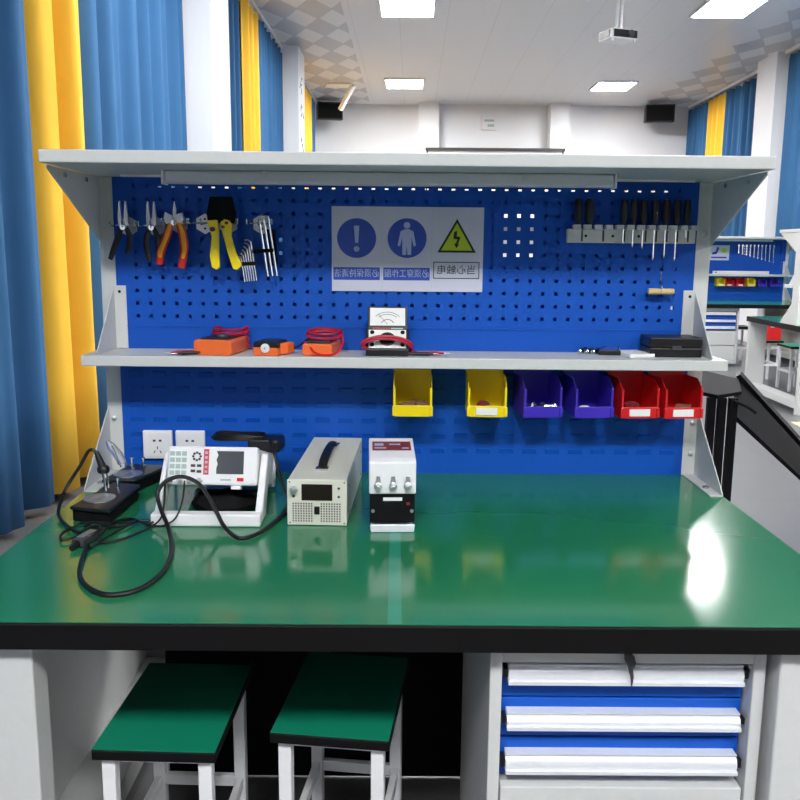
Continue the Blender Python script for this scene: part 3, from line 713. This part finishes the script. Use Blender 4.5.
# right end of the shelf
t = thing('hard_case', 'flat black case at the right end of the middle shelf', 'case', (.690, -.062, SZ), 0)
part('lower_shell', box(bm_(), -.066, .066, -.050, .050, 0, .024), 'black', t, .003); part('lid', box(bm_(), -.066, .066, -.050, .050, .025, .050), 'black', t, .003)
b = bm_(); box(b, -.012, .012, -.053, -.050, .019, .030); part('latch', b, 'darkgrey', t)
for i, (x, y) in enumerate(((.462, -.04), (.478, -.048), (.494, -.052))):
    t = thing('marker_pen', ['dark capped pen with silver end, leftmost of three on the shelf', 'dark capped pen with silver end, middle of three on the shelf', 'dark capped pen with silver end, rightmost of three on the shelf'][i], 'pen', (x, y, SZ+.0065), math.radians(-28), 'three pens on the shelf')
    b = bm_(); tube(b, [(0, -.005, 0), (0, .045, 0)], .0062, 12); part('barrel', b, 'grip', t)
    b = bm_(); lathe(b, [(.003, -.004), (.0062, -.002), (.0062, .004)], (0, -.009, 0), Matrix.Rotation(-PI/2, 3, 'X'), 12); part('end_plug', b, 'chrome', t)
t = thing('clip_box', 'small dark blue and black device beside the pens on the shelf', 'device', (.532, -.055, SZ), math.radians(-6))
part('case', box(bm_(), -.028, .028, -.022, .022, 0, .013), 'black', t, .002); b = bm_(); prism(b, [(-.022, .013), (.024, .013), (.022, .017), (-.010, .020)], -.01, .02, 'y'); part('blue_top', b, 'signblue', t)
b = bm_(); tube(b, [(.02, -.015, .014), (.024, -.005, .02), (.027, .01, .013)], .0022, 6, 3); part('clip', b, 'chrome', t)
b = box(bm_(), -.034, .034, -.05, .05, 0, .009); tag(finish('notebook', b, 'label', bevel=.001, loc=(.592, -.072, SZ), rz=math.radians(12)), 'grey white notebook lying between the device and the black case', 'notebook')

# ------------------------------------------------------------------ on the desk: bench meter
D = .7505
t = thing('bench_meter', 'white benchtop meter with keypad and screen tilted up on its handle', 'bench meter', (-.438, -.405, .822)); t.rotation_euler = (math.radians(-16), 0, math.radians(-2))
hw, hh, dp = .103, .088, .235
b = bm_(); box(b, -hw, hw, 0, .03, 0, hh); part('front_bezel', b, 'white', t, .006)
part('case', box(bm_(), -hw+.004, hw-.004, .031, dp, .003, hh-.003), 'white', t, .004)
part('rear_bumper', box(bm_(), -hw, hw, dp, dp+.02, 0, hh), 'white', t, .006)
k = part('keypad', box(bm_(), -.097, -.058, -.0008, .0, .022, .078), 'label', t)
b = bm_()
for i in range(3):
    for j in range(4): box(b, -.096+i*.0135, -.0855+i*.0135, -.003, -.0009, .0225+j*.0145, .0325+j*.0145)
part('key', b, 'keygrey', k)
b = bm_()
for a in range(8): c_ = (-.035+.0085*math.cos(a*PI/4), .065+.0085*math.sin(a*PI/4)); prism(b, circ(c_[0], c_[1], .0028, 8), -.003, -.0001, 'y')
for x, z in ((-.043, .044), (-.029, .044), (-.043, .032), (-.029, .031)): prism(b, [(x-.0048, z-.003), (x+.0048, z-.003), (x+.0048, z+.003), (x-.0048, z+.003)], -.003, -.0001, 'y')
part('button', b, 'darkgrey', t)
rb = part('function_strip', box(bm_(), -.0195, -.0075, -.001, 0, .024, .082), 'labelred', t, label='red strip of function keys')
b = bm_()
for j in range(5): box(b, -.0165, -.0105, -.0018, -.0011, .028+j*.0108, .033+j*.0108)
part('function_key', b, 'signpale', rb)
part('screen', box(bm_(), .010, .072, -.0015, 0, .026, .078), 'screen', t, .001, label='grey display')
b = bm_(); prism(b, [(.002, .078), (.010, .078), (.014, .068), (.010, .058), (.013, .048), (.009, .036), (.002, .036)], -.0022, -.0004, 'y'); part('torn_film', b, 'label', t)
part('brand_patch', box(bm_(), .058, .073, -.0015, 0, .010, .018), 'red', t)
b = bm_(); box(b, .02, .044, -.0008, 0, .011, .015); part('model_print', b, 'keygrey', t)
b = bm_()
for x in (-.097, -.075, -.052, -.030): lathe(b, [(.006, 0), (.006, .012), (.0035, .014), (.0035, .019)], (x+.004, 0, .011), Matrix.Rotation(PI/2, 3, 'X'), 12)
part('connector', b, 'satin', t, smooth=True)
b = bm_(); box(b, .045, .066, .0, .02, -.008, 0); part('foot', b, 'white', t)
for s in (-1, 1):
    b = bm_(); lathe(b, [(.017, 0), (.017, .014)], (s*hw, .075, .055), Matrix.Rotation(s*PI/2, 3, 'Y'), 20); part('pivot', b, 'white', t, smooth=True)
# carrying handle: U-shape from pivots forward to the desk
Tm = t.matrix_basis.inverted()
def hp(x, y, z): return tuple(Tm @ Vector((x, y, z)))
b = bm_()
for x0, x1, xp in ((-.5555, -.5435, 0), (-.3325, -.316, 0)):
    for seg in range(1):
        vs = []
        for x in (x0, x1):
            for (y, z) in ((-.350, .885), (-.315, .87), (-.40, D), (-.478, D)): vs.append(Tm @ Vector((x, y, z)))
        V = [b.verts.new(v) for v in vs]
        b.faces.new((V[0], V[1], V[2], V[3])); b.faces.new((V[7], V[6], V[5], V[4]))
        for i in range(4): j = (i+1) % 4; b.faces.new((V[i], V[j], V[4+j], V[4+i]))
box(b, -.5555, -.316, -.486, -.455, D, D+.028, Tm)
part('carry_handle', b, 'white', t, .004)

b = bm_(); lathe(b, [(.02, 0), (.052, .004), (.058, .018), (.045, .034), (.012, .040)], (0, 0, 0), seg=18)
for v in b.verts: v.co.x *= 1.35; v.co.y *= 1.1; v.co.z += .004*math.sin(v.co.x*90)+.004*math.sin(v.co.y*120) if v.co.z > .01 else 0
tag(finish('soft_pouch', b, 'blackmatte', smooth=True, loc=(-.42, -.345, D)), 'crumpled black pouch under the tilted white bench meter', 'pouch')
# power cord coiled behind the meter, and the adapter it belongs to
t = thing('power_adapter', 'black power adapter lying on the rear of the white bench meter', 'power adapter', (-.345, -.15, .874)); t.rotation_euler = (0, 0, math.radians(-8))
part('brick', box(bm_(), -.045, .035, -.035, .035, -.028, .006), 'black', t, .006)
b = bm_()
for k in range(3):
    P = [(-.075+(.072-.004*k)*math.cos(2*PI*i/18), .0+.03*math.sin(2*PI*i/18)+k*.004, .0+k*.004+.002*math.sin(i)) for i in range(19)]
    tube(b, P, .0035, 7, 2)
part('coiled_cord', b, 'black', t, smooth=True)
b = bm_(); tube(b, [(-.335, -.19, .880), (-.325, -.22, .872), (-.315, -.245, .85), (-.30, -.26, .80), (-.285, -.27, .762), (-.27, -.28, .755), (-.262, -.29, .755)], .004, 8, 4)
tag(finish('desk_cable', b, 'black', smooth=True), 'black cord falling from the adapter toward the beige power supply', 'cable')

# power supply
t = thing('power_supply', 'beige power supply box with black top handle and vent grid', 'power supply', (-.1935, -.470, D)); t.rotation_euler = (0, 0, math.radians(-2.2))
w, h, d = .0655, .1035, .44
b = bm_(); box(b, -w+.001, w-.001, .003, d, 0, h); part('case', b, 'beige', t, .002)
part('front_panel', box(bm_(), -w, w, 0, .0025, .001, h), 'beige', t, .001)
part('display', box(bm_(), -.034, .034, -.0015, 0, .057, .094), 'screendark', t, .001, label='dark display window')
part('rocker_switch', box(bm_(), -.006, .006, -.003, 0, .026, .044), 'black', t, .001)
b = bm_(); lathe(b, [(.009, 0), (.008, .012), (.004, .013)], (-.051, 0, .082), Matrix.Rotation(PI/2, 3, 'X'), 16); part('knob', b, 'satin', t, smooth=True)
b = bm_()
for x, z in ((-.051, .066), (.048, .085), (.048, .066)): cyl(b, (x, -.001, z), (x, 0, z), .003, 10)
for x, z in ((-.06, .098), (.06, .098), (-.06, .006), (.06, .006)): cyl(b, (x, -.0006, z), (x, 0, z), .0018, 8)
part('terminal', b, 'darkgrey', t)
b = bm_()
for cx in (-.032, .030):
    for i in range(8):
        for j in range(8):
            x = cx+(i-3.5)*.0058; z = .030+(j-3.5)*.0056; box(b, x-.0016, x+.0016, -.0007, 0, z-.0016, z+.0016)
part('vent_holes', b, 'darkpanel', t)
b = bm_(); tube(b, [(.0, .105, h+.002), (.0, .115, h+.009), (0, .14, h+.015), (0, .20, h+.018), (0, .26, h+.018), (0, .31, h+.014), (0, .335, h+.007), (0, .342, h+.002)], .0105, 10, 3, ((0, 0, 1), .42)); hd = part('handle', b, 'black', t, smooth=True)
b = bm_(); box(b, -.014, .014, .082, .108, h, h+.004); box(b, -.014, .014, .338, .36, h, h+.004); part('handle_mount', b, 'chrome', hd)
b = bm_()
for y, z in ((.05, .02), (.05, .08), (.38, .02), (.38, .08)): lathe(b, [(.003, 0), (.003, .002)], (w-.001, y, z), Matrix.Rotation(PI/2, 3, 'Y'), 8)
part('side_screw', b, 'chrome', t)

# relay block
t = thing('contactor', 'white and black contactor block with three brass studs on a metal foot', 'contactor', (-.028, -.50, D)); t.rotation_euler = (0, 0, math.radians(2))
w = .0505
b = bm_(); box(b, -w+.002, w-.002, 0, .14, .018, .082); part('lower_body', b, 'blackmatte', t, .002)
b = bm_(); prism(b, [(-.002, .082), (.155, .082), (.155, .172), (.02, .158), (-.002, .152)], -w, w, 'x'); part('upper_body', b, 'white', t, .003)
Rs = Matrix.Translation((0, .02, .158)) @ Matrix.Rotation(math.atan2(.014, .135), 4, 'X')
part('top_label', box(bm_(), -.043, .043, .045, .105, .0002, .0012, Rs), 'maroon', t)
b = bm_(); box(b, -.038, -.018, .075, .09, .0013, .0017, Rs); box(b, -.038, -.012, .055, .063, .0013, .0017, Rs); box(b, -.005, .02, .08, .088, .0013, .0017, Rs); box(b, .022, .038, .055, .061, .0013, .0017, Rs); part('label_print', b, 'signpale', t)
for x in (-.031, .001, .033):
    b = bm_(); lathe(b, [(.009, 0), (.009, .004), (.0075, .005), (.0075, .011), (.004, .012), (.004, .022)], (x, -.002, .10), Matrix.Rotation(PI/2, 3, 'X'), 12); s1 = part('stud', b, 'satin', t, smooth=True)
    b = bm_(); prism(b, [(x-.007, .100), (x+.007, .100), (x+.004, .122), (x-.004, .122)], -.006, -.002, 'y'); part('lug', b, 'satin', s1)
part('front_tag', box(bm_(), -.02, .021, -.0015, 0, .067, .074), 'label', t)
b = bm_(); cyl(b, (-.042, -.002, .044), (-.042, 0, .044), .004, 10); cyl(b, (.042, -.002, .044), (.042, 0, .044), .004, 10); part('side_screw', b, 'satin', t)
b = bm_(); box(b, .030, .038, -.0015, 0, .057, .063); part('indicator', b, 'maroon', t)
b = bm_(); box(b, -w+.004, w-.004, -.014, .145, 0, .004); prism(b, [(-w+.004, .0), (w-.004, 0), (w-.002, .018), (-w+.002, .018)], -.014, -.010, 'y'); part('metal_foot', b, 'film', t, .002)

# test fixtures with silver dishes
def fixture(label, pts, zt, dish):
    c_ = Vector((sum(p[0] for p in pts)/4, sum(p[1] for p in pts)/4, D)); t = thing('lamp_holder', label, 'lamp holder', c_)
    loc = [(p[0]-c_.x, p[1]-c_.y) for p in pts]
    part('base_box', prism(bm_(), [(x*.94, y*.94) for x, y in loc], 0, zt-D-.008, 'z'), 'blackmatte', t, .003)
    part('top_plate', prism(bm_(), loc, zt-D-.0078, zt-D, 'z'), 'black', t, .003)
    b = bm_(); lathe(b, [(.036, 0), (.036, .003), (.033, .0035), (.028, .0015), (.014, .0012), (.006, .004), (.001, .0045)], (dish[0]-c_.x, dish[1]-c_.y, zt-D)); part('silver_dish', b, 'satin', t, smooth=True)
    for dx in (-.012, .018):
        b = bm_(); lathe(b, [(.006, 0), (.006, .006), (.003, .007), (.003, .02), (.0045, .021), (.0045, .027)], (dish[0]-c_.x+dx, dish[1]-c_.y+.075, zt-D), seg=12); part('terminal_post', b, 'chrome', t, smooth=True)
    return t, c_
fixture('nearer black lamp holder with silver dish on the left of the desk', [(-.742, -.455), (-.645, -.487), (-.640, -.265), (-.712, -.245)], .785, (-.696, -.392))
fixture('farther black lamp holder with silver dish, beside the upright', [(-.748, -.225), (-.665, -.225), (-.622, -.072), (-.725, -.060)], .785, (-.698, -.172))
# clear clip standing on the far holder
t = thing('clear_clip', 'clear plastic bulb clip standing on the farther lamp holder', 'clip', (-.735, -.10, .786))
b = bm_(); tube(b, [(.004, -.01, .012), (-.006, -.012, .035), (-.022, -.016, .06), (-.03, -.018, .074)], [.012, .013, .011, .004], 12, 4, ((0, 1, 0), .7)); part('shell', b, 'glassy', t, smooth=True)
b = bm_(); tube(b, [(.012, 0, .0), (.008, -.01, .03), (-.008, -.014, .055)], .0018, 6, 3); tube(b, [(-.004, 0, 0), (-.008, -.01, .03), (-.02, -.014, .06)], .0018, 6, 3); part('contact_wire', b, 'chrome', t)

# cables on the desk
def cable(name, label, P, r, m='black', k=5):
    b = bm_(); tube(b, P, r, 8, k); return tag(finish(name, b, m, smooth=True), label, 'cable')
LEAD1 = [(-0.642, -0.628, .757), (-0.625, -0.711, .756), (-0.597, -0.799, .756), (-0.554, -0.861, .756), (-0.512, -0.882, .756), (-0.472, -0.854, .756), (-0.453, -0.771, .756), (-0.466, -0.654, .757), (-0.500, -0.545, .765), (-0.528, -0.50, .795), (-0.540, -0.475, .823), (-0.523, -0.468, .848), (-0.488, -0.466, .858), (-0.453, -0.468, .844), (-0.427, -0.485, .816), (-0.407, -0.50, .787), (-0.386, -0.522, .762), (-0.344, -0.577, .756), (-0.306, -0.53, .756), (-0.281, -0.43, .756), (-0.268, -0.31, .756)]
cable('thick_cable', 'thick black cable looping over the bench meter and forward on the desk', LEAD1, .0046)
LEAD2 = [(-0.667, -0.568, .758), (-0.718, -0.52, .757), (-0.766, -0.45, .757), (-0.779, -0.42, .771), (-0.78, -0.37, .803), (-0.752, -0.35, .851), (-0.736, -0.34, .882), (-0.724, -0.34, .887), (-0.715, -0.34, .878)]
cable('thick_cable', 'black and brown cable arching up at the left edge of the desk', LEAD2, .004)
t = thing('cable_probe', 'black probe head pointing down onto the nearer lamp holder', 'probe', (-.705, -.34, .849))
b = bm_(); tube(b, [(-.012, 0, .034), (-.006, 0, .018), (0, 0, .0), (.002, 0, -.006)], [.005, .0075, .009, .008], 12, 3); part('boot', b, 'grip', t, smooth=True)
b = bm_(); lathe(b, [(.012, -.016), (.014, -.012), (.014, -.004), (.011, 0)], (.003, 0, 0)); part('collar', b, 'black', t, smooth=True)
b = bm_(); tube(b, [(.0, 0, -.016), (.004, -.0, -.036), (.007, 0, -.060)], .0028, 8); tube(b, [(.01, 0, -.016), (.013, -.0, -.036), (.013, 0, -.052)], .0022, 8); part('prong', b, 'chrome', t)
t = thing('cable_connector', 'grey and black plug connector lying on the desk among the cables', 'connector', (-.655, -.588, .7505)); t.rotation_euler.z = math.radians(-14)
part('shell', box(bm_(), -.013, .013, -.04, .03, 0, .018), 'darkgrey', t, .004)
part('metal_face', box(bm_(), -.008, .008, -.03, .02, .018, .020), 'satin', t, .001)
part('strain_relief', tube(bm_(), [(0, -.04, .009), (.004, -.065, .007)], [.008, .005], 10), 'black', t, smooth=True)
b = bm_(); P = [(-.02+.022*math.cos(a*PI/8), .01+.026*math.sin(a*PI/8), .022) for a in range(-4, 9)]; tube(b, [(p[0]+.016, p[1], .012+.012*abs(math.sin(i*.25))) for i, p in enumerate(P)], .0028, 8, 2); part('loop', b, 'black', t, smooth=True)
COIL = [(-0.56, -0.459, .756), (-0.584, -0.467, .757), (-0.621, -0.50, .757), (-0.661, -0.532, .757), (-0.686, -0.579, .757), (-0.706, -0.598, .757), (-0.722, -0.557, .757), (-0.712, -0.505, .757), (-0.693, -0.50, .762), (-0.65, -0.498, .762), (-0.625, -0.505, .762), (-0.620, -0.53, .765), (-0.665, -0.515, .768), (-0.690, -0.510, .757), (-0.665, -0.50, .757), (-0.61, -0.46, .758), (-0.588, -0.48, .762), (-0.599, -0.525, .762), (-0.622, -0.584, .757), (-0.632, -0.645, .757)]
cable('thin_cable', 'thin black cable coiled loosely in front of the lamp holders', COIL, .0028)
COIL2 = [(-0.548, -0.435, .757), (-0.556, -0.504, .762), (-0.605, -0.468, .764), (-0.631, -0.511, .764), (-0.63, -0.603, .757), (-0.588, -0.595, .757), (-0.562, -0.543, .757), (-0.543, -0.505, .758)]
cable('thin_cable', 'thin black cable forming the right part of the tangle, beside the meter handle', COIL2, .0026)
cable('clip_lead', 'thin black lead hanging from the middle connector of the bench meter', [(-.493, -.425, .838), (-.492, -.455, .801), (-.499, -.49, .772), (-.523, -.497, .757), (-.545, -.50, .757)], .002)
cable('clip_lead', 'thin black lead hanging from the left connector of the bench meter', [(-.535, -.43, .84), (-.528, -.47, .803), (-.529, -.492, .775), (-.547, -.497, .757), (-.57, -.48, .757)], .002)

# ------------------------------------------------------------------ dark slatted stand beside the bench
t = thing('slatted_stand', 'black slatted stand with a sloping board, right behind the workbench', 'stand', (1.24, 1.0, 0))
for x in (-.043, -.002, .041):
    part('slat', box(bm_(), x-.0155, x+.0155, -.012, .012, 0, .80), 'blackmatte', t, .001)
b = bm_(); prism(b, [(-.09, .10), (-.06, .60), (.156, .70), (.222, .42), (.10, .07), (-.03, -.03)], .80, .815, 'z'); part('top_board', b, 'blackmatte', t, .002)
a0 = Vector((.222, .42, .815)); a1 = Vector((1.02, .42, .0))
side = Vector((-.115, -.30, -.11)); nrm = (a1-a0).cross(side).normalized()*.018
b = bm_(); V = [b.verts.new(q) for q in (a0, a1, a1+side, a0+side, a0+nrm, a1+nrm, a1+side+nrm, a0+side+nrm)]
for f in ((0,1,2,3),(7,6,5,4),(0,4,5,1),(1,5,6,2),(2,6,7,3),(3,7,4,0)): b.faces.new([V[i] for i in f])
for v in V: v.co.z = max(v.co.z, .001)
part('leaning_board', b, 'blackmatte', t)
b = bm_(); tube(b, [a0+Vector((0, 0, .02)), a1+Vector((0, 0, .02))], .016, 4); part('board_edge', b, 'black', t)
b = bm_(); tube(b, [(.04, -.02, .79), (.075, -.06, .775), (.10, -.085, .755)], .006, 8, 3); part('latch_handle', b, 'blackmatte', t)

# ------------------------------------------------------------------ the benches further back
b2 = copy_thing(bench, rl(4.08, 9.2), -A, 'distant workbench with blue panel and small tools, right background'); 
b3 = copy_thing(bench, rl(4.07, 5.25), PI-A, 'workbench at the right edge seen from its end, green top and grey legs')
for ch in [c for c in b3.children if c.name.split('.')[0] in ('side_sheet', 'back_sheet')]: bpy.data.objects.remove(ch)
for ch in [c for c in b2.children if c.name.split('.')[0] in ('back_sheet',)]: bpy.data.objects.remove(ch)
c2 = copy_thing(cab, rl(3.72, 8.27), -A, 'grey cabinet with three blue drawers under the distant workbench')
for x, y, a, l in ((4.14, 8.72, 0, 'stool under the distant workbench beside its drawer cabinet'), (4.50, 8.74, 0, 'stool under the distant workbench, further from its drawer cabinet'), (3.86, 6.45, 0, 'green topped stool seen through the legs of the right edge workbench')):
    copy_thing(st, rl(x, y), a-A, l)
copy_thing(st, rl(3.80, 7.02), -A, 'stool behind the right edge workbench with a red box on its seat')
t = thing('red_box', 'red plastic box resting on a stool behind the right edge workbench', 'box', (*rl(3.80, 7.02)[:2], .451), -A)
part('body', box(bm_(), -.10, .10, -.12, .12, 0, .15), 'red', t, .006); part('lid', box(bm_(), -.104, .104, -.124, .124, .1505, .168), 'red', t, .004)
part('latch', box(bm_(), -.02, .02, -.13, -.1245, .135, .165), 'satin', t)
PX, PY = 4.08, 9.2
# bins and tools of the distant bench
for i, (dx, m, l) in enumerate(((-.33, 'yellow', 'leftmost yellow bin on the distant workbench'), (-.22, 'red', 'left red bin on the distant workbench'), (-.08, 'red', 'right red bin on the distant workbench'), (.06, 'yellow', 'yellow bin right of the red ones on the distant workbench'), (.20, 'purple', 'left dark bin on the distant workbench'), (.36, 'purple', 'dark bin at the right end of the distant workbench'))):
    q = copy_thing(bins[[1, 4, 5, 1, 3, 3][i]], rl(PX+dx+.24, PY-.008, .932), -A, l)
SP = rl(PX-.10, PY-.003, 0)
t = thing('safety_sign', 'white notice with green and purple print on the distant workbench', 'sign', SP, -A)
part('sheet', box(bm_(), -.13, .13, -.002, 0, 1.26, 1.45), 'signwhite', t)
b = bm_(); prism(b, circ(.06, 1.39, .035, 18), -.003, -.002, 'y'); part('green_disc', b, 'fadedgreen', t)
b = bm_(); prism(b, [(-.09, 1.33), (-.03, 1.34), (0, 1.42), (-.03, 1.43), (-.05, 1.37), (-.09, 1.36)], -.003, -.002, 'y'); box(b, -.1, .1, -.003, -.002, 1.285, 1.305); part('purple_print', b, 'purple', t)
for i in range(10):
    x = PX+.14+i*.050; L = .09+.013*i
    t = thing('wrench', 'one of the row of chrome wrenches hanging on the distant workbench', 'wrench', rl(x, PY-.02, 1.45), -A, 'chrome wrenches on the distant workbench')
    b = bm_(); prism(b, [(-.005, 0), (.005, 0), (.007, -L), (-.003, -L)], -.006, 0, 'y'); part('shank', b, 'chrome', t)
    b = bm_(); prism(b, circ(0, 0, .013, 10), -.008, 0, 'y'); prism(b, circ(.002, -L, .011, 10), -.008, 0, 'y'); part('ring', b, 'chrome', t)
t = thing('tool_rack', 'white strip rack on the shelf of the distant workbench', 'tool rack', rl(PX+.1, PY-.10, SZ), -A)
part('bar', box(bm_(), -.3, .42, -.01, .01, 0, .04), 'white', t, .002); b = bm_(); cyl(b, (-.26, -.012, .02), (-.26, -.01, .02), .01, 10); part('knob', b, 'black', t)
t = thing('switch_box', 'grey electrical box with dark slot on the right white column', 'switch box', rl(5.34, 10.9, 1.36), -A)
part('case', box(bm_(), -.10, .10, -.05, 0, -.05, .05), 'steel', t, .004); part('dark_slot', box(bm_(), -.09, .04, -.053, -.05, -.02, .005), 'black', t)
# sticker on the end of the right edge workbench
b = bm_(); cyl(b, (0, 0, 0), (0, 0, -.003), .06, 20)
R_ = rl(3.31, 5.60)
b = bm_(); prism(b, circ(0, 0, .042, 20), -.004, 0, 'y')
t = tag(finish('round_sticker', b, 'fadedgreen', loc=rl(3.305, 5.105, 1.525), rz=-A), 'round yellow green sticker on the upright of the right edge workbench', 'sticker')

# ------------------------------------------------------------------ camera and view
cam = bpy.data.cameras.new('camera'); co = bpy.data.objects.new('camera', cam); col.objects.link(co)
yaw, pitch, roll, f = .0052, .1698, .0092, 873.28
fw = Vector((math.sin(yaw)*math.cos(pitch), math.cos(yaw)*math.cos(pitch), -math.sin(pitch))); r = Vector((math.cos(yaw), -math.sin(yaw), 0)); u = r.cross(fw)
r2 = r*math.cos(roll)+u*math.sin(roll); u2 = -r*math.sin(roll)+u*math.cos(roll)
m3 = Matrix((r2, u2, -fw)).transposed(); co.matrix_world = Matrix.Translation((-.0231, -2.3199, 1.3498)) @ m3.to_4x4()
cam.sensor_width = 36; cam.lens = 36*f/800; cam.clip_start = .02; cam.clip_end = 60
sc = bpy.context.scene; sc.camera = co
w = bpy.data.worlds.new('world'); sc.world = w; w.use_nodes = True
w.node_tree.nodes['Background'].inputs[0].default_value = (.8, .85, .9, 1); w.node_tree.nodes['Background'].inputs[1].default_value = .05
sc.view_settings.view_transform = 'Standard'; sc.view_settings.look = 'None'; sc.view_settings.gamma = 1
sc.view_settings.exposure = 0.55
